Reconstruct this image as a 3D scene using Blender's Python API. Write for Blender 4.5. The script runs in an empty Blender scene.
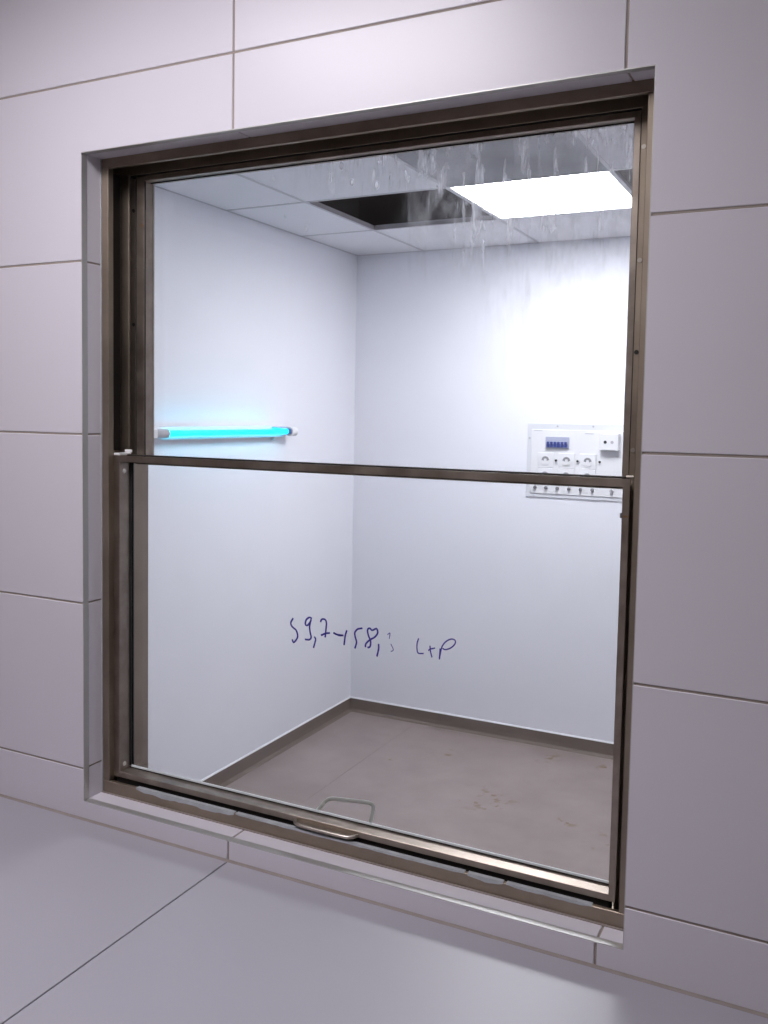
import bpy, bmesh, math, random
from mathutils import Vector, Matrix

# ------------------------------------------------------------------ camera
scene = bpy.context.scene
col = scene.collection
CAM = Vector((0.8614, -1.2043, 0.6441))
YAW, PITCH, ROLL = -0.4737, -0.0670, 0.0168
FPX = 918.35
fw = Vector((math.sin(YAW) * math.cos(PITCH), math.cos(YAW) * math.cos(PITCH), math.sin(PITCH)))
rr = Vector((math.cos(YAW), -math.sin(YAW), 0))
uu = rr.cross(fw)
r2 = rr * math.cos(ROLL) + uu * math.sin(ROLL)
u2 = -rr * math.sin(ROLL) + uu * math.cos(ROLL)
cd = bpy.data.cameras.new('camera')
cam = bpy.data.objects.new('camera', cd)
col.objects.link(cam)
M3 = Matrix((r2, u2, -fw)).transposed()
cam.matrix_world = Matrix.Translation(CAM) @ M3.to_4x4()
cd.sensor_fit = 'VERTICAL'
cd.sensor_height = 36.0
cd.sensor_width = 27.0
cd.lens = FPX * 36.0 / 1024.0
cd.shift_x = 17.587 / 1024.0
cd.shift_y = -36.474 / 1024.0
cd.clip_start = 0.01
scene.camera = cam

# ------------------------------------------------------------------ world, exposure, lamps
w = bpy.data.worlds.new('world')
scene.world = w
w.use_nodes = True
w.node_tree.nodes['Background'].inputs[0].default_value = (0.02, 0.02, 0.022, 1)
w.node_tree.nodes['Background'].inputs[1].default_value = 1.0
vs = scene.view_settings
vs.view_transform = 'Standard'
vs.look = 'None'
vs.exposure = 0.0
vs.gamma = 1.0
vs.use_curve_mapping = False

ROOM_LED = ((0.945, 0.94, 1.0), 33.0)      # lit ceiling panel inside the tiled cell
LAB_LED = ((0.98, 0.95, 1.0), 17.0)        # ceiling panel of the room the camera stands in
UV_TUBE = ((0.001, 0.56, 0.80), 6.5)       # blue-green tube

# ------------------------------------------------------------------ measures (metres)
XL, XR, YB = -1.4506, 1.60, 3.156           # inner room: left, right, back wall faces
YI = 0.152                                  # inner face of the window wall
ZC, ZF = 1.4778, -0.975                     # ceiling and floor
OX0, OX1, OZ0, OZ1 = -0.3161, 0.6382, -0.0590, 1.0831   # tiled opening
ZK = -0.093                                 # worktop
TW, TH = 0.602, 0.300                       # wall tile pitch
AX0, AX1, AY = -1.75, 2.35, -2.7            # outer room

# ------------------------------------------------------------------ materials
def nodes(name):
    m = bpy.data.materials.new(name)
    m.use_nodes = True
    nt = m.node_tree
    return m, nt, nt.nodes['Principled BSDF'], nt.nodes['Material Output']

def mat(name, color, rough=0.5, metal=0.0, var=0.0, vscale=6.0, bump=0.0, bscale=200.0, spec=0.5,
        stretch=None, color2=None, rvar=0.0):
    m, nt, p, out = nodes(name)
    p.inputs['Base Color'].default_value = (*color, 1)
    p.inputs['Roughness'].default_value = rough
    p.inputs['Metallic'].default_value = metal
    p.inputs['Specular IOR Level'].default_value = spec
    tc = nt.nodes.new('ShaderNodeTexCoord')
    mp = nt.nodes.new('ShaderNodeMapping')
    nt.links.new(tc.outputs['Object'], mp.inputs['Vector'])
    if stretch:
        mp.inputs['Scale'].default_value = stretch
    if var or color2 or rvar:
        n = nt.nodes.new('ShaderNodeTexNoise')
        n.inputs['Scale'].default_value = vscale
        n.inputs['Detail'].default_value = 6
        n.inputs['Roughness'].default_value = 0.6
        nt.links.new(mp.outputs['Vector'], n.inputs['Vector'])
        r = nt.nodes.new('ShaderNodeValToRGB')
        r.color_ramp.elements[0].position = 0.3
        r.color_ramp.elements[1].position = 0.7
        c2 = color2 or tuple(max(0, c * (1 - var)) for c in color)
        r.color_ramp.elements[0].color = (*c2, 1)
        r.color_ramp.elements[1].color = (*color, 1)
        nt.links.new(n.outputs['Fac'], r.inputs['Fac'])
        nt.links.new(r.outputs['Color'], p.inputs['Base Color'])
        if rvar:
            mr = nt.nodes.new('ShaderNodeMapRange')
            mr.inputs['To Min'].default_value = rough - rvar
            mr.inputs['To Max'].default_value = rough + rvar
            nt.links.new(n.outputs['Fac'], mr.inputs['Value'])
            nt.links.new(mr.outputs['Result'], p.inputs['Roughness'])
    if bump:
        n2 = nt.nodes.new('ShaderNodeTexNoise')
        n2.inputs['Scale'].default_value = bscale
        n2.inputs['Detail'].default_value = 3
        nt.links.new(mp.outputs['Vector'], n2.inputs['Vector'])
        b = nt.nodes.new('ShaderNodeBump')
        b.inputs['Strength'].default_value = bump
        b.inputs['Distance'].default_value = 0.002
        nt.links.new(n2.outputs['Fac'], b.inputs['Height'])
        nt.links.new(b.outputs['Normal'], p.inputs['Normal'])
    return m

def emit(name, color, strength):
    m, nt, p, out = nodes(name)
    p.inputs['Base Color'].default_value = (*[0.8 * c for c in color], 1)
    p.inputs['Emission Color'].default_value = (*color, 1)
    p.inputs['Emission Strength'].default_value = strength
    p.inputs['Roughness'].default_value = 0.4
    return m

def glass(name, dirty=False):
    m, nt, p, out = nodes(name)
    nt.nodes.remove(p)
    N, L = nt.nodes, nt.links
    tr = N.new('ShaderNodeBsdfTransparent')
    tr.inputs['Color'].default_value = (0.97, 0.985, 0.98, 1)
    gl = N.new('ShaderNodeBsdfGlossy')
    gl.inputs['Roughness'].default_value = 0.02
    fr = N.new('ShaderNodeFresnel')
    fr.inputs['IOR'].default_value = 1.3
    mx = N.new('ShaderNodeMixShader')
    L.new(fr.outputs['Fac'], mx.inputs['Fac'])
    L.new(tr.outputs['BSDF'], mx.inputs[1])
    L.new(gl.outputs['BSDF'], mx.inputs[2])
    last = mx
    # dried splashes, runs and wiped film on the pane
    tl = N.new('ShaderNodeBsdfTranslucent'); tl.inputs['Color'].default_value = (0.95, 0.97, 1, 1)
    df = N.new('ShaderNodeBsdfDiffuse'); df.inputs['Color'].default_value = (0.9, 0.92, 0.95, 1)
    sc = N.new('ShaderNodeMixShader'); sc.inputs['Fac'].default_value = 0.2
    L.new(tl.outputs['BSDF'], sc.inputs[1]); L.new(df.outputs['BSDF'], sc.inputs[2])
    tc = N.new('ShaderNodeTexCoord')
    sep = N.new('ShaderNodeSeparateXYZ'); L.new(tc.outputs['Object'], sep.inputs['Vector'])

    def math_(op, a, b=None, c=None, clamp=False):
        n = N.new('ShaderNodeMath'); n.operation = op; n.use_clamp = clamp
        for i, v in enumerate((a, b, c)):
            if v is None: continue
            if isinstance(v, (int, float)): n.inputs[i].default_value = v
            else: L.new(v, n.inputs[i])
        return n.outputs[0]

    def ramp(v, a, b, to0=0.0, to1=1.0):
        n = N.new('ShaderNodeMapRange'); n.interpolation_type = 'SMOOTHSTEP'
        L.new(v, n.inputs['Value'])
        n.inputs['From Min'].default_value = a; n.inputs['From Max'].default_value = b
        n.inputs['To Min'].default_value = to0; n.inputs['To Max'].default_value = to1
        return n.outputs['Result']

    def noise(scale, s, detail=4, seed=0.0):
        mp = N.new('ShaderNodeMapping'); mp.inputs['Scale'].default_value = scale
        mp.inputs['Location'].default_value = (seed, seed * 2, seed * 3)
        L.new(tc.outputs['Object'], mp.inputs['Vector'])
        n = N.new('ShaderNodeTexNoise'); n.inputs['Scale'].default_value = s; n.inputs['Detail'].default_value = detail
        n.inputs['Roughness'].default_value = 0.65
        L.new(mp.outputs['Vector'], n.inputs['Vector'])
        return n.outputs['Fac']
    X, Z = sep.outputs['X'], sep.outputs['Z']
    film = math_('MULTIPLY', ramp(noise((1, 1, 1), 14, 5), 0.45, 0.75), 0.010)
    if dirty:
        band = math_('MULTIPLY', ramp(Z, 0.82, 0.99), ramp(X, 0.21, 0.34))
        band = math_('MAXIMUM', band, math_('MULTIPLY', ramp(Z, 0.985, 1.03), ramp(X, 0.02, 0.20)))
        right = math_('MULTIPLY', ramp(X, 0.30, 0.46), ramp(Z, 0.62, 0.92))
        runs = ramp(noise((1, 1, 0.14), 62, 3, 3.1), 0.54, 0.68)
        runs2 = ramp(noise((1, 1, 0.30), 30, 4, 7.7), 0.50, 0.66)
        smear = ramp(noise((1, 1, 0.7), 17, 6, 1.3), 0.42, 0.68)
        area = math_('MAXIMUM', band, math_('MULTIPLY', right, 0.22))
        d = math_('ADD', math_('MULTIPLY', runs, 0.42), math_('MULTIPLY', runs2, 0.26))
        d = math_('ADD', d, math_('MULTIPLY', smear, 0.26))
        d = math_('MULTIPLY', d, area)
        vo = N.new('ShaderNodeTexVoronoi'); vo.inputs['Scale'].default_value = 46
        mpv = N.new('ShaderNodeMapping'); mpv.inputs['Scale'].default_value = (1, 0.0, 0.6)
        L.new(tc.outputs['Object'], mpv.inputs['Vector']); L.new(mpv.outputs['Vector'], vo.inputs['Vector'])
        sv = N.new('ShaderNodeSeparateColor'); L.new(vo.outputs['Color'], sv.inputs['Color'])
        drop = math_('MULTIPLY', ramp(vo.outputs['Distance'], 0.20, 0.10), ramp(sv.outputs['Red'], 0.70, 0.74))
        drop = math_('MULTIPLY', drop, math_('MULTIPLY', ramp(Z, 0.93, 1.0), ramp(X, -0.05, 0.15)))
        d = math_('ADD', d, math_('MULTIPLY', drop, 0.95))
        film = math_('ADD', film, d, clamp=True)
    mx2 = N.new('ShaderNodeMixShader')
    L.new(film, mx2.inputs['Fac'])
    L.new(last.outputs[0], mx2.inputs[1]); L.new(sc.outputs[0], mx2.inputs[2])
    L.new(mx2.outputs[0], out.inputs['Surface'])
    return m

M = {}
M['tile'] = mat('glazed_tile', (0.745, 0.71, 0.775), 0.33, var=0.03, vscale=3, bump=0.02, bscale=9)
M['grout'] = mat('grout', (0.40, 0.34, 0.30), 0.9, var=0.2, vscale=30)
M['trim'] = mat('edge_profile', (0.60, 0.59, 0.575), 0.45, 0.7, var=0.08, vscale=12)
M['steel'] = mat('stainless_steel', (0.40, 0.335, 0.27), 0.50, 1.0, color2=(0.28, 0.23, 0.18), vscale=9,
                 stretch=(1, 1, 1), rvar=0.08)
M['steel_sash'] = mat('brushed_steel', (0.46, 0.395, 0.34), 0.42, 1.0, color2=(0.30, 0.25, 0.21), vscale=22, rvar=0.14)
M['chrome'] = mat('polished_steel', (0.72, 0.68, 0.62), 0.32, 1.0)
M['pull'] = mat('worn_steel', (0.50, 0.45, 0.40), 0.38, 1.0)
M['handle'] = mat('satin_wire', (0.92, 0.88, 0.80), 0.30, 0.10)
M['brass'] = mat('dull_brass', (0.42, 0.27, 0.17), 0.4, 1.0)
M['rubber_and_shade'] = mat('black_rubber_and_shade', (0.022, 0.018, 0.015), 0.7)  # rubber gaskets, and the black strips that stand for shaded gaps
M['silicone'] = mat('silicone', (0.80, 0.85, 0.87), 0.45, var=0.1, vscale=40)
M['residue'] = mat('old_sealant', (0.50, 0.52, 0.55), 0.55, var=0.25, vscale=40)
M['ink'] = mat('blue_marker', (0.03, 0.02, 0.26), 0.6)
M['worktop'] = mat('worktop_laminate', (0.42, 0.405, 0.455), 0.40, var=0.03, vscale=4, bump=0.05, bscale=500)
M['caulk'] = mat('brown_grey_caulk', (0.34, 0.29, 0.27), 0.7, var=0.15, vscale=30)
M['white_wall'] = mat('white_wall', (0.845, 0.85, 0.905), 0.55, var=0.02, vscale=2, bump=0.03, bscale=120)
M['ceil_tile'] = mat('ceiling_tile', (0.82, 0.81, 0.85), 0.85, var=0.06, vscale=60, bump=0.2, bscale=300)
M['ceil_grey'] = mat('grey_ceiling_panel', (0.36, 0.36, 0.38), 0.6, var=0.25, vscale=5)
M['grid'] = mat('grid_bar', (0.50, 0.49, 0.52), 0.4)
M['void'] = mat('ceiling_void', (0.035, 0.028, 0.026), 0.9, var=0.4, vscale=5)
M['lab_wall'] = mat('lab_wall', (0.55, 0.50, 0.47), 0.7, var=0.03, vscale=3)
M['lab_floor'] = mat('lab_floor', (0.20, 0.165, 0.14), 0.6, var=0.1, vscale=5)
M['lab_ceiling'] = mat('lab_ceiling', (0.62, 0.60, 0.60), 0.9)
M['base'] = mat('brown_vinyl_skirting', (0.17, 0.132, 0.105), 0.5, var=0.12, vscale=8)
M['white_plastic'] = mat('white_plastic', (0.78, 0.78, 0.80), 0.35)
M['white_plate'] = mat('pale_enamel', (0.70, 0.71, 0.75), 0.4)
M['white_light'] = mat('white_bead', (0.85, 0.85, 0.87), 0.5)
M['grey_plastic'] = mat('grey_plastic', (0.20, 0.20, 0.22), 0.5)
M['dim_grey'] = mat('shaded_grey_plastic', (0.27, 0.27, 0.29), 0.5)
M['mid_grey'] = mat('light_grey_plastic', (0.45, 0.45, 0.48), 0.5)
M['black_plastic'] = mat('black_plastic', (0.03, 0.03, 0.035), 0.5)
M['blue_plastic'] = mat('blue_toggle', (0.05, 0.075, 0.30), 0.4)
M['smoke'] = mat('blue_grey_breaker', (0.42, 0.44, 0.56), 0.4)
M['batten'] = mat('lamp_batten', (0.80, 0.80, 0.84), 0.4)
M['end_cap'] = mat('blue_end_cap', (0.06, 0.10, 0.30), 0.4)
M['glass'] = glass('clear_glass')
M['glass_dirty'] = glass('splashed_glass', True)
M['led'] = emit('led_panel', *ROOM_LED)
M['lab_led'] = emit('lab_led_panel', *LAB_LED)
M['uv'] = emit('uv_tube', *UV_TUBE)

# floor with brown stains
def floor_mat():
    m, nt, p, out = nodes('grey_brown_floor')
    N, L = nt.nodes, nt.links
    tc = N.new('ShaderNodeTexCoord')
    n = N.new('ShaderNodeTexNoise'); n.inputs['Scale'].default_value = 3.5; n.inputs['Detail'].default_value = 8
    n.inputs['Roughness'].default_value = 0.62
    L.new(tc.outputs['Object'], n.inputs['Vector'])
    r = N.new('ShaderNodeValToRGB')
    r.color_ramp.elements[0].position = 0.3; r.color_ramp.elements[0].color = (0.25, 0.20, 0.185, 1)
    r.color_ramp.elements[1].position = 0.72; r.color_ramp.elements[1].color = (0.335, 0.275, 0.26, 1)
    L.new(n.outputs['Fac'], r.inputs['Fac'])
    s = N.new('ShaderNodeTexNoise'); s.inputs['Scale'].default_value = 24; s.inputs['Detail'].default_value = 3
    L.new(tc.outputs['Object'], s.inputs['Vector'])
    # spots gather around a few spills
    cur = None
    for (x, y, rad) in ((-0.40, 2.41, 0.17), (-0.75, 2.80, 0.10), (-0.04, 2.36, 0.07), (-0.35, 2.36, 0.10), (-0.95, 2.62, 0.05), (0.15, 2.25, 0.12), (-0.30, 3.00, 0.09), (-0.02, 3.015, 0.07)):
        v = N.new('ShaderNodeVectorMath'); v.operation = 'DISTANCE'
        L.new(tc.outputs['Object'], v.inputs[0]); v.inputs[1].default_value = (x, y, ZF)
        q = N.new('ShaderNodeMapRange'); q.inputs['From Min'].default_value = rad; q.inputs['From Max'].default_value = rad * 0.2
        L.new(v.outputs['Value'], q.inputs['Value'])
        if cur is None: cur = q.outputs['Result']
        else:
            a = N.new('ShaderNodeMath'); a.operation = 'MAXIMUM'
            L.new(cur, a.inputs[0]); L.new(q.outputs['Result'], a.inputs[1]); cur = a.outputs[0]
    q = N.new('ShaderNodeMapRange'); q.inputs['From Min'].default_value = 0.58; q.inputs['From Max'].default_value = 0.66
    L.new(s.outputs['Fac'], q.inputs['Value'])
    a = N.new('ShaderNodeMath'); a.operation = 'MULTIPLY'
    L.new(cur, a.inputs[0]); L.new(q.outputs['Result'], a.inputs[1])
    mx = N.new('ShaderNodeMix'); mx.data_type = 'RGBA'
    L.new(a.outputs[0], mx.inputs['Factor']); L.new(r.outputs['Color'], mx.inputs['A'])
    mx.inputs['B'].default_value = (0.20, 0.125, 0.06, 1)
    L.new(mx.outputs['Result'], p.inputs['Base Color'])
    p.inputs['Roughness'].default_value = 0.45
    return m
M['floor'] = floor_mat()

# ------------------------------------------------------------------ mesh helpers
def box(bm, x0, x1, y0, y1, z0, z1):
    v = [bm.verts.new((x, y, z)) for z in (z0, z1) for y in (y0, y1) for x in (x0, x1)]
    for f in ((0, 2, 3, 1), (4, 5, 7, 6), (0, 1, 5, 4), (2, 6, 7, 3), (0, 4, 6, 2), (1, 3, 7, 5)):
        bm.faces.new([v[i] for i in f])
    return v

def prism(bm, poly, axis, a0, a1):
    """poly in the two other axes (in xyz order), extruded along axis"""
    def pt(q, a):
        q = list(q); q.insert(axis, a); return q
    A = [bm.verts.new(pt(q, a0)) for q in poly]
    B = [bm.verts.new(pt(q, a1)) for q in poly]
    bm.faces.new(A); bm.faces.new(B[::-1])
    n = len(poly)
    for i in range(n):
        bm.faces.new((A[i], B[i], B[(i + 1) % n], A[(i + 1) % n]))

def cyl(bm, c, axis, r, length, seg=16, r2_=None):
    """solid cylinder from c along axis"""
    ax = Vector(axis).normalized()
    t = Vector((0, 0, 1)) if abs(ax.z) < 0.9 else Vector((1, 0, 0))
    a = ax.cross(t).normalized(); b = ax.cross(a)
    c = Vector(c); e = c + ax * length
    r2_ = r if r2_ is None else r2_
    A = [bm.verts.new(c + (a * math.cos(k * 2 * math.pi / seg) + b * math.sin(k * 2 * math.pi / seg)) * r) for k in range(seg)]
    B = [bm.verts.new(e + (a * math.cos(k * 2 * math.pi / seg) + b * math.sin(k * 2 * math.pi / seg)) * r2_) for k in range(seg)]
    bm.faces.new(A); bm.faces.new(B[::-1])
    for k in range(seg):
        bm.faces.new((A[k], B[k], B[(k + 1) % seg], A[(k + 1) % seg]))

def tube(bm, pts, r, seg=10, flat=None):
    pts = [Vector(p) for p in pts]
    rings = []
    prev = None
    for i, p in enumerate(pts):
        d = (pts[min(i + 1, len(pts) - 1)] - pts[max(i - 1, 0)]).normalized()
        if prev is None:
            t = Vector((0, 1, 0)) if abs(d.y) < 0.9 else Vector((0, 0, 1))
            a = d.cross(t).normalized()
        else:
            a = (prev - d * prev.dot(d)).normalized()
        prev = a
        b = d.cross(a)
        ring = []
        for k in range(seg):
            th = 2 * math.pi * k / seg
            o = a * math.cos(th) * r + b * math.sin(th) * r
            if flat is not None:
                o.y *= flat
            ring.append(bm.verts.new(p + o))
        rings.append(ring)
    for i in range(len(rings) - 1):
        for k in range(seg):
            bm.faces.new((rings[i][k], rings[i][(k + 1) % seg], rings[i + 1][(k + 1) % seg], rings[i + 1][k]))
    bm.faces.new(rings[0][::-1]); bm.faces.new(rings[-1])

def smooth_path(pts, n=8):
    """Catmull-Rom through pts"""
    P = [Vector(p) for p in pts]
    P = [P[0] * 2 - P[1]] + P + [P[-1] * 2 - P[-2]]
    out = []
    for i in range(1, len(P) - 2):
        for k in range(n):
            t = k / n
            out.append(0.5 * ((2 * P[i]) + (P[i + 1] - P[i - 1]) * t + (2 * P[i - 1] - 5 * P[i] + 4 * P[i + 1] - P[i + 2]) * t * t
                              + (3 * P[i] - P[i - 1] - 3 * P[i + 1] + P[i + 2]) * t ** 3))
    out.append(P[-2])
    return out

def sweep_frame(bm, rect, widths, prof):
    """mitred rectangular frame in the xz plane; prof points (a, b, y): inset from the outer edge = a*width + b"""
    x0, x1, z0, z1 = rect
    wl, wr, wb, wt = widths
    C = []
    for (a, b, y) in prof:
        L_, R_, B_, T_ = x0 + a * wl + b, x1 - a * wr - b, z0 + a * wb + b, z1 - a * wt - b
        C.append([bm.verts.new(q) for q in ((L_, y, B_), (R_, y, B_), (R_, y, T_), (L_, y, T_))])
    n = len(C)
    for i in range(n):
        j = (i + 1) % n
        for k in range(4):
            l = (k + 1) % 4
            bm.faces.new((C[i][k], C[i][l], C[j][l], C[j][k]))

def obj(name, bm, m, parent=None, bevel=0.0, smooth=False, seg=1, origin=None):
    bmesh.ops.recalc_face_normals(bm, faces=bm.faces[:])
    if bevel:
        bmesh.ops.bevel(bm, geom=[e for e in bm.edges if len(e.link_faces) == 2 and e.calc_face_angle(0) > 0.5], offset=bevel,
                        segments=seg, profile=0.5, affect='EDGES', clamp_overlap=True)
    me = bpy.data.meshes.new(name)
    if origin is not None:
        bmesh.ops.translate(bm, verts=bm.verts[:], vec=-Vector(origin))
    bm.to_mesh(me); bm.free()
    if smooth:
        for p in me.polygons: p.use_smooth = True
    o = bpy.data.objects.new(name, me)
    me.materials.append(M[m] if isinstance(m, str) else m)
    col.objects.link(o)
    if origin is not None: o.location = origin
    if parent is not None:
        o.parent = parent
    return o

def bx(name, m, x0, x1, y0, y1, z0, z1, parent=None, bevel=0.0, **k):
    bm = bmesh.new(); box(bm, x0, x1, y0, y1, z0, z1)
    return obj(name, bm, m, parent, bevel, **k)

def empty(name):
    o = bpy.data.objects.new(name, None); o.empty_display_size = 0.05
    col.objects.link(o); return o

def tag(o, label, cat, group=None, kind=None):
    o['label'] = label
    o['category'] = cat
    if group: o['group'] = group
    if kind: o['kind'] = kind
    return o

def struct(o, label, cat):
    return tag(o, label, cat, kind='structure')

# ================================================================== THE SETTING
# ------------------------------------------------------------------ window wall, tiled
HX0, HX1, HZ0, HZ1 = -0.336, 0.658, -0.082, 1.106       # rough opening
bm = bmesh.new()
GY = 0.0014
box(bm, AX0, HX0, GY, 0.150, ZF, ZC + 0.45)
box(bm, HX1, AX1, GY, 0.150, ZF, ZC + 0.45)
box(bm, HX0, HX1, GY, 0.150, ZF, HZ0)
box(bm, HX0, HX1, GY, 0.150, HZ1, ZC + 0.45)
# mortar bed behind the reveal tiles
g = 0.0018
box(bm, HX0, OX0 - g, GY, 0.047, HZ0, HZ1)
box(bm, OX1 + g, HX1, GY, 0.047, HZ0, HZ1)
box(bm, OX0 - g, OX1 + g, GY, 0.047, HZ0, OZ0 - g)
box(bm, OX0 - g, OX1 + g, GY, 0.047, OZ1 + g, HZ1)
wall_front = struct(obj('wall_front', bm, 'grout'), 'white tiled wall with brown grey grout around the window opening', 'wall')
bm = bmesh.new()
box(bm, XL, HX0, 0.150, YI, ZF, ZC); box(bm, HX1, XR, 0.150, YI, ZF, ZC)
box(bm, HX0, HX1, 0.150, YI, ZF, HZ0); box(bm, HX0, HX1, 0.150, YI, HZ1, ZC)
obj('inner_lining', bm, 'white_wall', wall_front)

J = 0.0034      # joint width
for i in range(-3, 4):
    for j in range(-4, 5):
        x0, x1 = i * TW + J / 2, (i + 1) * TW - J / 2
        z0, z1 = j * TH + J / 2, (j + 1) * TH - J / 2
        x0, x1 = max(x0, AX0 + 0.001), min(x1, AX1 - 0.001)
        z0, z1 = max(z0, ZF + 0.001), min(z1, ZC - 0.001)
        if x1 - x0 < 0.01 or z1 - z0 < 0.01 or z1 < -0.35: continue
        cx0, cx1, cz0, cz1 = max(x0, OX0), min(x1, OX1), max(z0, OZ0), min(z1, OZ1)
        bm = bmesh.new()
        if cx1 <= cx0 or cz1 <= cz0:
            poly = [(x0, z0), (x1, z0), (x1, z1), (x0, z1)]
        else:
            l, r, b, t = cx0 > x0 + 1e-6, cx1 < x1 - 1e-6, cz0 > z0 + 1e-6, cz1 < z1 - 1e-6
            n = l + r + b + t
            if n == 0: bm.free(); continue
            if n == 1:
                if l: poly = [(x0, z0), (cx0, z0), (cx0, z1), (x0, z1)]
                elif r: poly = [(cx1, z0), (x1, z0), (x1, z1), (cx1, z1)]
                elif b: poly = [(x0, z0), (x1, z0), (x1, cz0), (x0, cz0)]
                else: poly = [(x0, cz1), (x1, cz1), (x1, z1), (x0, z1)]
            elif l and t: poly = [(x0, z0), (cx0, z0), (cx0, cz1), (x1, cz1), (x1, z1), (x0, z1)]
            elif r and t: poly = [(cx1, z0), (x1, z0), (x1, z1), (x0, z1), (x0, cz1), (cx1, cz1)]
            elif l and b: poly = [(x0, z0), (x1, z0), (x1, cz0), (cx0, cz0), (cx0, z1), (x0, z1)]
            else: poly = [(x0, z0), (x1, z0), (x1, z1), (cx1, z1), (cx1, cz0), (x0, cz0)]
        prism(bm, poly, 1, 0.0, 0.010)
        obj('tile', bm, 'tile', wall_front, bevel=0.0008)

# reveal tiles (left, right, sill, head), cut at the wall joints
RY0, RY1 = 0.0125, 0.0468
zs = [OZ0, 0.0, 0.3, 0.6, 0.9, OZ1]
for a, b in zip(zs[:-1], zs[1:]):
    za, zb = a + (J / 2 if a != OZ0 else 0.0), b - (J / 2 if b != OZ1 else 0.0)
    bx('tile', 'tile', HX0 + 0.001, OX0, RY0, RY1, za, zb, wall_front, 0.0006)
    bx('tile', 'tile', OX1, HX1 - 0.001, RY0, RY1, za, zb, wall_front, 0.0006)
xs = [HX0 + 0.001, 0.0, TW, HX1 - 0.001]
for a, b in zip(xs[:-1], xs[1:]):
    xa, xb = a + J / 2, b - J / 2
    bx('tile', 'tile', xa, xb, RY0, RY1, HZ0 + 0.001, OZ0, wall_front, 0.0006)
    bx('tile', 'tile', xa, xb, RY0, RY1, OZ1, HZ1 - 0.001, wall_front, 0.0006)
# metal edge profile round the opening
e = 0.0005
for q in (((OX0 - 0.0012, OZ0 - 0.0012), (OX0 + e, OZ0 + e), (OX0 + e, OZ1 - e), (OX0 - 0.0012, OZ1 + 0.0012)),
          ((OX1 + 0.0012, OZ0 - 0.0012), (OX1 - e, OZ0 + e), (OX1 - e, OZ1 - e), (OX1 + 0.0012, OZ1 + 0.0012)),
          ((OX0 - 0.0012, OZ0 - 0.0012), (OX1 + 0.0012, OZ0 - 0.0012), (OX1 - e, OZ0 + e), (OX0 + e, OZ0 + e)),
          ((OX0 - 0.0012, OZ1 + 0.0012), (OX1 + 0.0012, OZ1 + 0.0012), (OX1 - e, OZ1 - e), (OX0 + e, OZ1 - e))):
    bm = bmesh.new(); prism(bm, q, 1, 0.0001, 0.0128)
    o = obj('edge_trim', bm, 'trim', wall_front)
bx('sealant_bead', 'residue', OX0 - 0.001, OX0 + 0.0016, 0.0452, 0.0472, OZ0, OZ1, wall_front)
bx('sealant_bead', 'caulk', OX0, OX1, 0.0440, 0.0472, OZ0 - 0.001, OZ0 + 0.0018, wall_front)

# ------------------------------------------------------------------ inner room shell
ZT = ZC + 0.45
struct(bx('wall_left', 'white_wall', XL - 0.08, XL, YI, YB + 0.08, ZF - 0.02, ZT), 'plain white wall carrying the blue tube lamp', 'wall')
struct(bx('wall_back', 'white_wall', XL, XR, YB, YB + 0.08, ZF - 0.02, ZT), 'plain white wall carrying the electrical panel', 'wall')
struct(bx('wall_right', 'white_wall', XR, XR + 0.08, YI, YB + 0.08, ZF - 0.02, ZT), 'plain white wall of the inner room, hidden by the tiles', 'wall')

floor = struct(bx('floor', 'base', XL, XR, YI, YB, ZF - 0.02, ZF - 0.0015), 'grey brown stained floor of the inner room', 'floor')
seams = [XL + 0.002, -1.052, 0.30, XR - 0.002]
for a, b in zip(seams[:-1], seams[1:]):
    bx('floor_sheet', 'floor', a + 0.0005, b - 0.0005, YI + 0.002, YB - 0.002, ZF - 0.006, ZF, floor)

def skirting(name, p0, p1, inward, label):
    """coved vinyl skirting: upright 68 mm with a small foot cove, and a white bead on top"""
    p0, p1, n = Vector(p0), Vector(p1), Vector(inward)
    prof = [(0, 0), (0.022, 0), (0.012, 0.004), (0.006, 0.012), (0.004, 0.030), (0.004, 0.069), (0, 0.069)]
    bm = bmesh.new()
    A = [bm.verts.new(p0 + n * a + Vector((0, 0, b))) for a, b in prof]
    B = [bm.verts.new(p1 + n * a + Vector((0, 0, b))) for a, b in prof]
    bm.faces.new(A); bm.faces.new(B[::-1])
    for k in range(len(prof)):
        l = (k + 1) % len(prof)
        bm.faces.new((A[k], B[k], B[l], A[l]))
    o = struct(obj(name, bm, 'base'), label, 'baseboard')
    bm = bmesh.new()
    prof = [(0, 0.069), (0.0055, 0.069), (0.0045, 0.0735), (0, 0.076)]
    A = [bm.verts.new(p0 + n * a + Vector((0, 0, b))) for a, b in prof]
    B = [bm.verts.new(p1 + n * a + Vector((0, 0, b))) for a, b in prof]
    bm.faces.new(A); bm.faces.new(B[::-1])
    for k in range(4):
        l = (k + 1) % 4
        bm.faces.new((A[k], B[k], B[l], A[l]))
    obj('sealant_bead', bm, 'white_light', o)
skirting('baseboard_left', (XL, YI, ZF), (XL, YB, ZF), (1, 0, 0), 'brown coved skirting under the wall with the tube lamp')
skirting('baseboard_back', (XL, YB, ZF), (XR, YB, ZF), (0, -1, 0), 'brown coved skirting under the wall with the electrical panel')

# ------------------------------------------------------------------ suspended ceiling
GX, GYc, T = XL + 0.3878, YB - 0.5759, 0.6
bm = bmesh.new()
box(bm, XL - 0.08, XR + 0.08, YI, YB + 0.08, ZT, ZT + 0.05)
ceiling = struct(obj('ceiling', bm, 'void'), 'suspended ceiling of pale square panels with a missing panel', 'ceiling')
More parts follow.
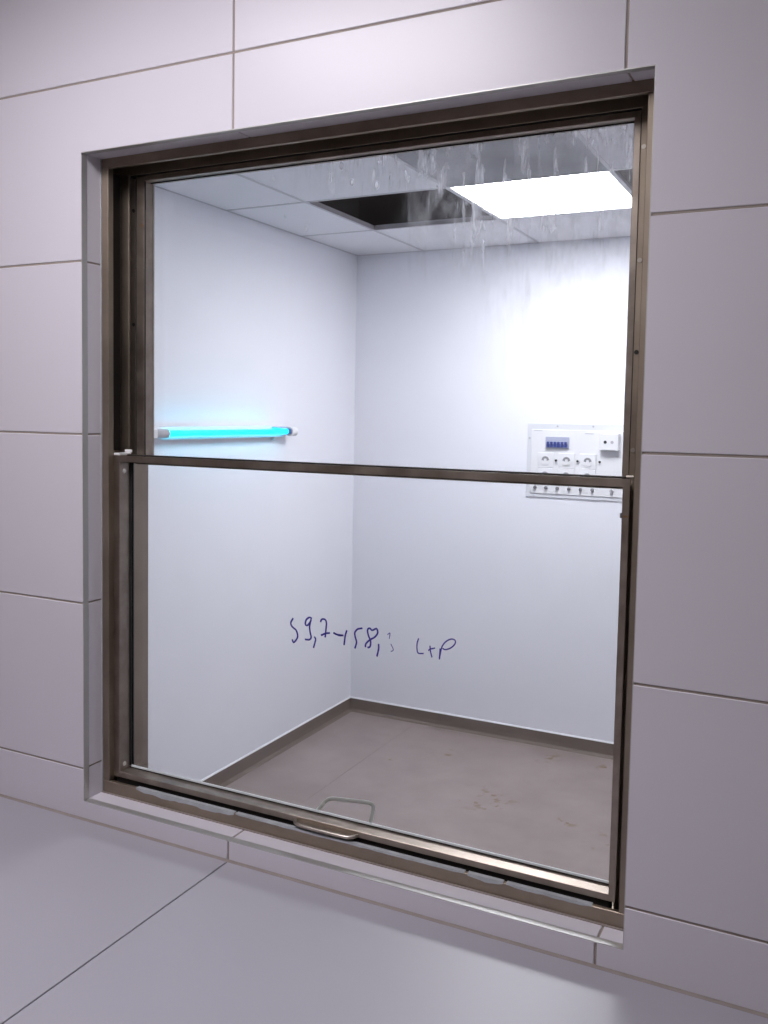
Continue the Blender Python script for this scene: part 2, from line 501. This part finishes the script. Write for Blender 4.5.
# dark lining of the void above the panels
bm = bmesh.new()
box(bm, XL, XL + 0.01, YI, YB, ZC + 0.03, ZT); box(bm, XR - 0.01, XR, YI, YB, ZC + 0.03, ZT)
box(bm, XL + 0.01, XR - 0.01, YB - 0.01, YB, ZC + 0.03, ZT); box(bm, XL + 0.01, XR - 0.01, YI, YI + 0.01, ZC + 0.03, ZT)
obj('void_lining', bm, 'void', ceiling)
gxs = [XL] + [GX + k * T for k in range(0, 5)] + [XR]
gys = [YB] + [GYc - k * T for k in range(0, 5) if GYc - k * T > YI + 0.05] + [YI]
B2 = 0.0075
for x in gxs[1:-1]:
    bm = bmesh.new()
    box(bm, x - B2, x + B2, YI, YB, ZC, ZC + 0.0015); box(bm, x - 0.001, x + 0.001, YI, YB, ZC + 0.0015, ZC + 0.022)
    obj('grid_bar', bm, 'grid', ceiling)
for y in gys[1:-1]:
    for xa, xb in zip(gxs[:-1], gxs[1:]):
        a, b = xa + (B2 if xa != XL else 0), xb - (B2 if xb != XR else 0)
        bm = bmesh.new()
        box(bm, a, b, y - B2, y + B2, ZC, ZC + 0.0015); box(bm, a, b, y - 0.001, y + 0.001, ZC + 0.0015, ZC + 0.022)
        obj('grid_bar', bm, 'grid', ceiling)
bx('wall_angle', 'grid', XL, XL + 0.010, YI, YB, ZC, ZC + 0.0014, ceiling)
bx('wall_angle', 'grid', XL + 0.010, XR, YB - 0.010, YB, ZC, ZC + 0.0014, ceiling)
LIGHT, HOLES, GREY = (2, 1), {(1, 1), (3, 1)}, {(2, 2)}
for i, (xa, xb) in enumerate(zip(gxs[:-1], gxs[1:])):
    for j, (yb, ya) in enumerate(zip(gys[:-1], gys[1:])):
        if (i, j) in HOLES or (i, j) == LIGHT: continue
        x0, x1, y0, y1 = xa + 0.003, xb - 0.003, ya + 0.003, yb - 0.003
        if y1 - y0 < 0.02: continue
        bm = bmesh.new()
        # tegular panel: the face drops between the bars
        box(bm, x0, x1, y0, y1, ZC + 0.0016, ZC + 0.013)
        o = obj('ceiling_tile', bm, 'ceil_grey' if (i, j) in GREY else 'ceil_tile', ceiling)
        if (i, j) in GREY:
            o['label'] = 'smeared grey panel next to the lit one'
# dark square trim seen inside the missing panel
x0, x1, y0, y1 = gxs[1], gxs[2], gys[2], gys[1]

def ceiling_light(name, x0, x1, y0, y1, z, m, label, group=None):
    t = empty(name); tag(t, label, 'ceiling light', group)
    bm = bmesh.new()
    f = 0.010
    box(bm, x0, x0 + f, y0, y1, z, z + 0.012); box(bm, x1 - f, x1, y0, y1, z, z + 0.012)
    box(bm, x0 + f, x1 - f, y0, y0 + f, z, z + 0.012); box(bm, x0 + f, x1 - f, y1 - f, y1, z, z + 0.012)
    c = Vector(((x0 + x1) / 2, (y0 + y1) / 2, z))
    t.location = c
    for o in (obj('frame', bm, 'white_plastic'), bx('diffuser', m, x0 + f, x1 - f, y0 + f, y1 - f, z + 0.002, z + 0.010)):
        o.parent = t; o.matrix_parent_inverse = Matrix.Translation(-c)
    return t
ceiling_light('ceiling_light', gxs[2] + 0.003, gxs[3] - 0.003, gys[2] + 0.003, gys[1] - 0.003, ZC + 0.0016, 'led',
              'square white lit ceiling panel beside the dark gap of a missing panel')

# ------------------------------------------------------------------ the room the camera stands in
struct(bx('floor_outer', 'lab_floor', AX0, AX1, AY, GY, ZF - 0.05, ZF), 'brown floor of the room in front of the tiled wall', 'floor')
struct(bx('ceiling_outer', 'lab_ceiling', AX0, AX1, AY, GY, ZC + 0.02, ZC + 0.07), 'pale ceiling of the room in front of the tiled wall', 'ceiling')
struct(bx('wall_outer_left', 'lab_wall', AX0 - 0.08, AX0, AY, GY, ZF - 0.05, ZC + 0.07), 'beige side wall of the front room', 'wall')
struct(bx('wall_outer_right', 'lab_wall', AX1, AX1 + 0.08, AY, GY, ZF - 0.05, ZC + 0.07), 'beige side wall behind the photographer', 'wall')
struct(bx('wall_outer_rear', 'lab_wall', AX0, AX1, AY - 0.08, AY, ZF - 0.05, ZC + 0.07), 'beige rear wall facing the tiled wall', 'wall')
ceiling_light('ceiling_light', -0.36, 0.24, -1.10, -0.50, ZC + 0.008, 'lab_led',
              'square ceiling panel above the worktop in front of the window')

# ================================================================== THE WINDOW
window = struct(empty('window_1'), 'steel framed sliding sash window set in the tiled wall', 'window')
window.location = (0.161, 0.10, -0.079)
WINV = Matrix.Translation(-Vector(window.location))
def part(o, p=window):
    o.parent = p
    if p is window: o.matrix_parent_inverse = WINV
    return o

FX0, FX1, FZ0, FZ1 = -0.300, 0.6215, -0.0360, 1.0670
bm = bmesh.new()
prism(bm, [(-0.335, 0.0472), (FX0, 0.0472), (FX0, 0.061), (-0.318, 0.061), (-0.318, 0.0965), (-0.296, 0.0965), (-0.296, 0.150), (-0.335, 0.150)], 2, FZ0 + 0.0001, FZ1)
part(obj('frame_jamb', bm, 'steel', bevel=0.0008))
bm = bmesh.new()
prism(bm, [(0.657, 0.0472), (FX1, 0.0472), (FX1, 0.061), (0.640, 0.061), (0.640, 0.0965), (0.6045, 0.0965), (0.6045, 0.150), (0.657, 0.150)], 2, FZ0, FZ1)
part(obj('frame_jamb', bm, 'steel', bevel=0.0008))
bm = bmesh.new()
prism(bm, [(0.0472, 1.105), (0.0472, FZ1), (0.056, FZ1), (0.056, 1.0960), (0.0970, 1.0960), (0.0970, 1.0645), (0.0992, 1.0645), (0.0998, 1.0685), (0.150, 1.0685), (0.150, 1.105)], 0, -0.335, 0.657)
part(obj('frame_head', bm, 'steel', bevel=0.0006))
bm = bmesh.new()
prism(bm, [(0.0472, -0.081), (0.0472, FZ0), (0.0545, FZ0), (0.0550, -0.058), (0.100, -0.058), (0.150, -0.066), (0.150, -0.081)], 0, -0.335, 0.657)
part(obj('frame_sill', bm, 'steel', bevel=0.0010))
for xa, xb in ((-0.335, -0.296), (0.6045, 0.657)):
    part(bx('jamb_foot', 'steel', xa, xb, 0.0965, 0.1498, -0.0660, FZ0))
part(bx('gap_shade_strip', 'rubber_and_shade', -0.2955, 0.6040, 0.0640, 0.0900, -0.0578, -0.0303))  # added black bar: blocks light under the sash, keeps the gap dark
part(bx('gap_shade_strip', 'rubber_and_shade', -0.2955, 0.6040, 0.1005, 0.1200, 1.0622, 1.0684))  # added black bar for the shaded gap above the upper sash
part(bx('gap_shade_strip', 'rubber_and_shade', 0.6031, 0.6044, 0.1010, 0.1240, 0.5452, 1.0618))  # added to stop room light leaking past the right stile
part(bx('gap_shade_strip', 'rubber_and_shade', -0.2955, -0.2812, 0.1130, 0.1160, 0.5452, 1.0618))  # added on the left to close the gap to the lit room
part(bx('gap_shade_strip', 'rubber_and_shade', -0.3180, -0.3168, 0.0760, 0.0962, 0.5700, FZ1))  # shade deep in the empty left channel, as a black strip
part(bx('gap_shade_strip', 'rubber_and_shade', 0.6388, 0.6400, 0.0640, 0.0962, FZ0, FZ1))  # shade on the right channel base, put in as black
# screw holes and screws of the parting strip
for (x, y, z) in ((-0.296, 0.108, 1.005), (-0.296, 0.108, 0.80)):
    bm = bmesh.new(); cyl(bm, (x, y, z), (1, 0, 0), 0.0035, 0.0008, 10)
    part(obj('screw', bm, 'rubber_and_shade'))
for z in (1.012, 0.86, 0.735, 0.60):
    bm = bmesh.new(); cyl(bm, (0.609, 0.0965, z), (0, -1, 0), 0.0032, 0.0010, 10)
    part(obj('screw', bm, 'pull' if z != 0.735 else 'rubber_and_shade'))

# torn strips of old sealant along the sill edge
random.seed(4)
def strip(xa, xb, n, ylo, drop):
    bm = bmesh.new()
    rows_ = []
    for k in range(n + 1):
        x = xa + (xb - xa) * k / n
        e = min(1.0, min(k, n - k) / 1.5)
        dr = (drop * (0.55 + 0.45 * random.random())) * (0.35 + 0.65 * e)
        rows_.append([bm.verts.new(q) for q in ((x, 0.0543, FZ0 + 0.0002), (x, 0.0543, FZ0 + 0.0014), (x, 0.0466, FZ0 + 0.0014),
                                                (x, 0.0460, FZ0 - dr), (x, 0.0470, FZ0 - dr), (x, 0.0474, FZ0 + 0.0002))])
    for a, b in zip(rows_[:-1], rows_[1:]):
        for k in range(6):
            l = (k + 1) % 6
            bm.faces.new((a[k], b[k], b[l], a[l]))
    bm.faces.new(rows_[0]); bm.faces.new(rows_[-1][::-1])
    return part(obj('sealant_strip', bm, 'residue'))
strip(-0.235, -0.022, 22, 0, 0.0075)
strip(-0.018, 0.395, 40, 0, 0.0022)
strip(0.400, 0.455, 8, 0, 0.0065)
strip(0.460, 0.585, 16, 0, 0.0030)

# ---- lower sash: angle section, glass set at the back
LR = (-0.3010, 0.6137, -0.0300, 0.5620)
LW = (0.0150, 0.0095, 0.0100, 0.0115)
bm = bmesh.new()
sweep_frame(bm, LR, LW, [(0, 0, 0.0600), (1, -0.0008, 0.0600), (1, 0, 0.0608), (1, 0, 0.0950), (1, -0.0025, 0.0950), (1, -0.0025, 0.0626), (0, 0, 0.0626)])
low = part(obj('lower_sash', bm, 'steel_sash'))
low['label'] = 'lower sliding sash with handwriting on its pane'
low.matrix_parent_inverse = WINV
IX0, IX1, IZ0, IZ1 = LR[0] + LW[0], LR[1] - LW[1], LR[2] + LW[2], LR[3] - LW[3]
o = bx('pane', 'glass', IX0, IX1, 0.0886, 0.0914, IZ0, IZ1, low)
bm = bmesh.new()
sweep_frame(bm, (IX0, IX1, IZ0, IZ1), (0.003, 0.003, 0.001, 0.003), [(0, 0, 0.0915), (1, 0, 0.0915), (1, 0, 0.0949), (0, 0, 0.0949)])
obj('gasket', bm, 'rubber_and_shade', low)
bx('glazing_bead', 'silicone', IX0 + 0.004, IX1 - 0.0005, 0.0857, 0.0885, IZ0 + 0.0003, IZ0 + 0.0050, low, 0.0008)
bx('glazing_bead', 'rubber_and_shade', IX0 + 0.001, IX1 - 0.0005, 0.0848, 0.0857, IZ0 + 0.0001, IZ0 + 0.0016, low)
bx('glazing_bead', 'rubber_and_shade', IX0 + 0.0002, IX0 + 0.0022, 0.0855, 0.0885, IZ0 + 0.004, IZ1, low)
bx('glazing_bead', 'rubber_and_shade', IX0 + 0.003, IX1 - 0.0005, 0.0840, 0.0885, IZ1 - 0.0026, IZ1 - 0.0002, low)
bx('gasket', 'rubber_and_shade', LR[0] + 0.030, LR[1] - 0.002, 0.0625, 0.0700, LR[3] + 0.0001, LR[3] + 0.0028, low, 0.0006)
# corner clips on the meeting rail
bm = bmesh.new()
box(bm, -0.300, -0.287, 0.0605, 0.0925, LR[3] + 0.0001, LR[3] + 0.0045); box(bm, -0.300, -0.284, 0.0885, 0.0925, LR[3] + 0.0045, LR[3] + 0.0100)
obj('corner_clip', bm, 'white_light', low, bevel=0.0008)
bm = bmesh.new()
cyl(bm, (0.6085, 0.0620, LR[3] + 0.0032), (1, 0, 0), 0.0024, 0.0095, 10)
obj('corner_clip', bm, 'pull', low)
bx('side_clip', 'grey_plastic', IX1 - 0.0022, IX1 + 0.0004, 0.0580, 0.0610, 0.5085, 0.5155, low, 0.0005)
bx('side_clip', 'brass', IX1 + 0.0004, LR[1], 0.0594, 0.0604, 0.5098, 0.5122, low)
for z in (0.5336, -0.0089):
    bm = bmesh.new()
    cyl(bm, (IX0 - 0.0002, 0.0725, z), (1, 0, 0), 0.0046, 0.0016, 14, 0.0034)
    s = obj('screw', bm, 'chrome', low)
# bail handle on the inner side of the bottom rail
bm = bmesh.new()
pts = [(0.1100, 0.0955, -0.0255), (0.1150, 0.1020, -0.0165), (0.1195, 0.1095, -0.0098), (0.1255, 0.1145, -0.0052), (0.1390, 0.1160, -0.0028),
       (0.1700, 0.1155, 0.0008), (0.1930, 0.1150, 0.0034), (0.2035, 0.1145, 0.0036), (0.2088, 0.1130, -0.0005), (0.2108, 0.1055, -0.0110), (0.2120, 0.0955, -0.0245)]
tube(bm, smooth_path(pts, 5), 0.0033, 10)
obj('bail_handle', bm, 'handle', low, smooth=True)
# finger pull on the front of the bottom rail
bm = bmesh.new()
pts = [(0.0930, 0.0606, -0.0272), (0.0950, 0.0545, -0.0272), (0.1010, 0.0490, -0.0272), (0.1120, 0.0462, -0.0272), (0.1480, 0.0452, -0.0272),
       (0.1900, 0.0462, -0.0272), (0.2010, 0.0490, -0.0272), (0.2060, 0.0545, -0.0272), (0.2080, 0.0606, -0.0272)]
tube(bm, smooth_path(pts, 5), 0.0029, 12)
prism(bm, [(0.0970, 0.0602), (0.1030, 0.0500), (0.1480, 0.0470), (0.1990, 0.0500), (0.2040, 0.0602)], 2, -0.0288, -0.0270)
obj('finger_pull', bm, 'pull', low, smooth=False)
# handwriting in marker on the pane: 59,7x58,3  4P
INK = [
    [(0.0659, 0.3018), (0.0614, 0.294), (0.0638, 0.2877), (0.0715, 0.2827), (0.0746, 0.2758), (0.0747, 0.2705), (0.0717, 0.2655), (0.0672, 0.261), (0.0644, 0.2659)],
    [(0.1021, 0.3054), (0.0968, 0.3068), (0.0909, 0.3015), (0.0898, 0.2941), (0.094, 0.2933), (0.0992, 0.2999), (0.1006, 0.304)],
    [(0.0992, 0.2999), (0.0978, 0.2905), (0.0995, 0.2803), (0.1011, 0.2739), (0.0974, 0.2695), (0.0891, 0.2691)],
    [(0.107, 0.276), (0.1096, 0.2711), (0.1058, 0.2568)],
    [(0.1185, 0.3015), (0.1207, 0.3063), (0.1266, 0.307), (0.1296, 0.3022), (0.129, 0.2905), (0.1278, 0.2773)],
    [(0.1196, 0.2795), (0.1284, 0.2839), (0.1365, 0.2856)],
    [(0.143, 0.287), (0.1504, 0.2847), (0.1612, 0.2848)],
    [(0.146, 0.2859), (0.1539, 0.2839), (0.1617, 0.2849)],
    [(0.1678, 0.294), (0.1649, 0.2839), (0.1632, 0.269)],
    [(0.1962, 0.3009), (0.1878, 0.2985), (0.1826, 0.2923), (0.1835, 0.2848), (0.1859, 0.2769), (0.183, 0.2661)],
    [(0.2022, 0.2707), (0.2028, 0.2763), (0.2095, 0.2834), (0.2185, 0.2893), (0.2236, 0.2968), (0.2213, 0.3033), (0.2138, 0.2997), (0.2092, 0.3025), (0.2054, 0.2993), (0.2071, 0.2906), (0.2111, 0.2822), (0.2105, 0.2732), (0.206, 0.2705)],
    [(0.2255, 0.2793), (0.2257, 0.2711), (0.2229, 0.2584)],
    [(0.2409, 0.296), (0.2453, 0.2992), (0.244, 0.2898)],
    [(0.2471, 0.2821), (0.2517, 0.2732), (0.2474, 0.2699)],
    [(0.2948, 0.2971), (0.2923, 0.2882), (0.2925, 0.2796), (0.2947, 0.2737), (0.3039, 0.2743)],
    [(0.3142, 0.288), (0.315, 0.2801), (0.3179, 0.2701)],
    [(0.3117, 0.2797), (0.3143, 0.2825), (0.3227, 0.2854)],
    [(0.3303, 0.2687), (0.3337, 0.2875), (0.34, 0.2974), (0.3488, 0.3028), (0.3553, 0.3018), (0.3554, 0.2964), (0.3492, 0.2895), (0.3403, 0.2853), (0.3351, 0.2865)],
    [(0.3312, 0.2859), (0.3303, 0.2687)],
]

bm = bmesh.new()
for k, st in enumerate(INK):
    r = 0.0015 if k not in (12, 13) else 0.0007
    if k >= 14: r = 0.0011
    tube(bm, smooth_path([(x, 0.0884, z) for x, z in st], 4), r, 6, flat=0.12)
o = obj('handwriting', bm, 'ink', low); o['label'] = 'blue marker figures 59,7x58,3 4P'

# ---- upper sash
UR = (-0.2810, 0.6030, 0.5450, 1.0620)
UW = (0.0170, 0.0088, 0.0130, 0.0090)
bm = bmesh.new()
sweep_frame(bm, UR, UW, [(0, 0, 0.1000), (1, -0.0008, 0.1000), (1, 0, 0.1008), (1, 0, 0.1280), (1, -0.0025, 0.1280), (1, -0.0025, 0.1026), (0, 0, 0.1026)])
up = part(obj('upper_sash', bm, 'steel_sash'))
up['label'] = 'upper sash with splashed, streaky pane'
ux0, ux1, uz0, uz1 = UR[0] + UW[0], UR[1] - UW[1], UR[2] + UW[2], UR[3] - UW[3]
bx('pane', 'glass_dirty', ux0, ux1, 0.1212, 0.1240, uz0, uz1, up)
bx('glazing_bead', 'rubber_and_shade', ux0 + 0.0002, ux0 + 0.0016, 0.1010, 0.1030, uz0, uz1, up)
bx('glazing_bead', 'rubber_and_shade', ux0 + 0.002, ux1 - 0.0002, 0.1150, 0.1170, uz1 - 0.0016, uz1 - 0.0002, up)
# runners that carry the upper sash in the jambs
bm = bmesh.new(); cyl(bm, (ux0 - 0.004, 0.0998, 0.975), (0, -1, 0), 0.0030, 0.0012, 10); obj('screw', bm, 'brass', up)

# ================================================================== THE WORKTOP
wt = empty('worktop'); tag(wt, 'pale lilac grey worktop in front of the window, with one dark butt joint', 'worktop')
WD = -0.80
XJ = 0.0008
for a, b in ((AX0 + 0.002, XJ - 0.0011), (XJ + 0.0011, AX1 - 0.002)):
    bx('slab', 'worktop', a, b, WD, -0.0030, ZK - 0.030, ZK, wt, 0.0006)
bx('base_unit', 'lab_wall', AX0 + 0.004, AX1 - 0.004, WD + 0.05, -0.004, ZF, ZK - 0.030, wt)
bm = bmesh.new()
prism(bm, [(-0.0045, ZK - 0.002), (-0.0045, ZK + 0.0003), (-0.0025, ZK + 0.0010), (-0.0003, ZK + 0.0030), (-0.0003, ZK - 0.002)], 0, AX0 + 0.002, AX1 - 0.002)
obj('sealant_joint', bm, 'caulk', wt)

# ================================================================== UV TUBE LAMP
ul = empty('tube_lamp'); tag(ul, 'glowing cyan tube lamp on a slim batten on the white wall', 'lamp')
LC = Vector((XL, 1.93, 0.557)); ul.location = LC
def upart(o):
    o.parent = ul; o.matrix_parent_inverse = Matrix.Translation(-LC); return o
Z0 = 0.5575
bm = bmesh.new()
prism(bm, [(XL + 0.0005, Z0 - 0.026), (XL + 0.027, Z0 - 0.026), (XL + 0.030, Z0 - 0.018), (XL + 0.030, Z0 + 0.018), (XL + 0.027, Z0 + 0.026), (XL + 0.0005, Z0 + 0.026)], 1, 1.43, 2.42)
upart(obj('batten', bm, 'batten', bevel=0.001))
bm = bmesh.new(); cyl(bm, (XL + 0.052, 1.545, Z0), (0, 1, 0), 0.0115, 0.845, 20)
upart(obj('tube', bm, 'uv', smooth=False))
bm = bmesh.new(); cyl(bm, (XL + 0.052, 1.470, Z0), (0, 1, 0), 0.0165, 0.075, 20)
upart(obj('tube_end_cap', bm, 'mid_grey'))
bm = bmesh.new(); cyl(bm, (XL + 0.052, 2.390, Z0), (0, 1, 0), 0.0142, 0.022, 20)
upart(obj('tube_end_cap', bm, 'end_cap'))
upart(bx('lamp_holder', 'white_plastic', XL + 0.030, XL + 0.072, 1.440, 1.470, Z0 - 0.018, Z0 + 0.018, bevel=0.003))
bm = bmesh.new(); cyl(bm, (XL + 0.052, 2.412, Z0), (0, 1, 0), 0.0215, 0.050, 20)
box(bm, XL + 0.026, XL + 0.052, 2.414, 2.420, Z0 - 0.012, Z0 + 0.012)
upart(obj('lamp_holder', bm, 'white_plastic', bevel=0.002))
upart(bx('holder_clip', 'smoke', XL + 0.030, XL + 0.060, 2.300, 2.392, Z0 + 0.0165, Z0 + 0.0215, bevel=0.001))
upart(bx('wire_gland', 'white_plastic', XL + 0.004, XL + 0.020, 2.335, 2.352, Z0 - 0.042, Z0 - 0.026, bevel=0.003))

# ================================================================== ELECTRICAL PANEL
eb = empty('electrical_panel'); tag(eb, 'white electrical panel with breakers, sockets and a row of grey knobs', 'electrical panel')
EC = Vector((-0.215, YB, 0.254)); eb.location = EC
def epart(o, p=None):
    if p is None:
        o.parent = eb; o.matrix_parent_inverse = Matrix.Translation(-EC)
    else: o.parent = p
    return o
y0 = YB
epart(bx('back_plate', 'white_plate', -0.490, 0.060, y0 - 0.006, y0 - 0.0005, 0.254, 0.613, bevel=0.001))
YF = y0 - 0.0105
epart(bx('cover', 'white_plastic', -0.468, 0.040, YF, y0 - 0.006, 0.272, 0.583, bevel=0.0015))
for (x, z) in ((-0.341, 0.600), (-0.170, 0.602), (-0.478, 0.540), (-0.478, 0.330)):
    bm = bmesh.new(); cyl(bm, (x, y0 - 0.006, z), (0, -1, 0), 0.005, 0.003, 10); epart(obj('screw', bm, 'mid_grey'))
bk = epart(bx('breaker_window', 'smoke', -0.397, -0.281, YF - 0.006, YF, 0.494, 0.550, bevel=0.002))
for k in range(6):
    x = -0.388 + k * 0.0172
    bm = bmesh.new(); box(bm, x, x + 0.0135, YF - 0.018, YF - 0.006, 0.500, 0.516); box(bm, x + 0.002, x + 0.0115, YF - 0.022, YF - 0.006, 0.516, 0.526)
    obj('breaker', bm, 'blue_plastic', bk, bevel=0.001)
bxo = epart(bx('outlet_box', 'white_plastic', -0.131, -0.044, YF - 0.030, YF, 0.4895, 0.572, bevel=0.003))
for x, m in ((-0.1046, 'black_plastic'), (-0.073, 'mid_grey')):
    bm = bmesh.new(); cyl(bm, (x, YF - 0.030, 0.531), (0, -1, 0), 0.0075, 0.002, 12); obj('outlet_port', bm, m, bxo)
bx('outlet_slot', 'mid_grey', -0.120, -0.056, YF - 0.033, YF - 0.030, 0.494, 0.497, bxo)
for zrow, xs_ in ((0.436, (-0.3936, -0.2905, -0.1890)), (0.362, (-0.3936, -0.2905, -0.1890))):
    for x in xs_:
        sp = epart(bx('socket', 'white_plastic', x - 0.039, x + 0.039, YF - 0.006, YF, zrow - 0.0365, zrow + 0.0365, bevel=0.002))
        bm = bmesh.new(); cyl(bm, (x, YF - 0.006, zrow), (0, -1, 0), 0.0235, 0.004, 20); obj('socket_rim', bm, 'white_plastic', sp)
        bm = bmesh.new()
        n = 12      # shade in the upper half of the recess, painted as a grey arc
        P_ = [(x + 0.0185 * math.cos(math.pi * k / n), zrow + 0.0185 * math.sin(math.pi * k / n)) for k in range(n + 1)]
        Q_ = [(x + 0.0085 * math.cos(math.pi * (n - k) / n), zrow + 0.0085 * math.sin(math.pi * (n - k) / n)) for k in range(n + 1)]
        prism(bm, P_ + Q_, 1, YF - 0.0108, YF - 0.010); obj('socket_shade_arc', bm, 'dim_grey', sp)
        for dx in (-0.0095, 0.0095):
            bm = bmesh.new(); cyl(bm, (x + dx, YF - 0.010, zrow), (0, -1, 0), 0.0030, 0.001, 8); obj('socket_hole', bm, 'grey_plastic', sp)
    if zrow == 0.436:
        for x in (-0.3413, -0.2370, -0.1334):
            bm = bmesh.new(); cyl(bm, (x, YF - (0.0 if x > -0.14 else 0.006), zrow), (0, -1, 0), 0.0055, 0.006, 10); epart(obj('indicator', bm, 'black_plastic'))
for x in (-0.4431, -0.3887, -0.3325, -0.2760, -0.2205, -0.1643, -0.0746):
    bm = bmesh.new()
    cyl(bm, (x, YF, 0.3015), (0, -1, 0), 0.0085, 0.010, 12, 0.0070); box(bm, x - 0.002, x + 0.002, YF - 0.016, YF - 0.009, 0.294, 0.309)
    epart(obj('knob', bm, 'grey_plastic' if x < -0.1 else 'mid_grey'))
for (a, b, z) in ((-0.455, -0.415, 0.5755), (-0.208, -0.166, 0.566)):
    epart(bx('name_strip', 'mid_grey', a, b, YF - 0.0008, YF, z, z + 0.0035))
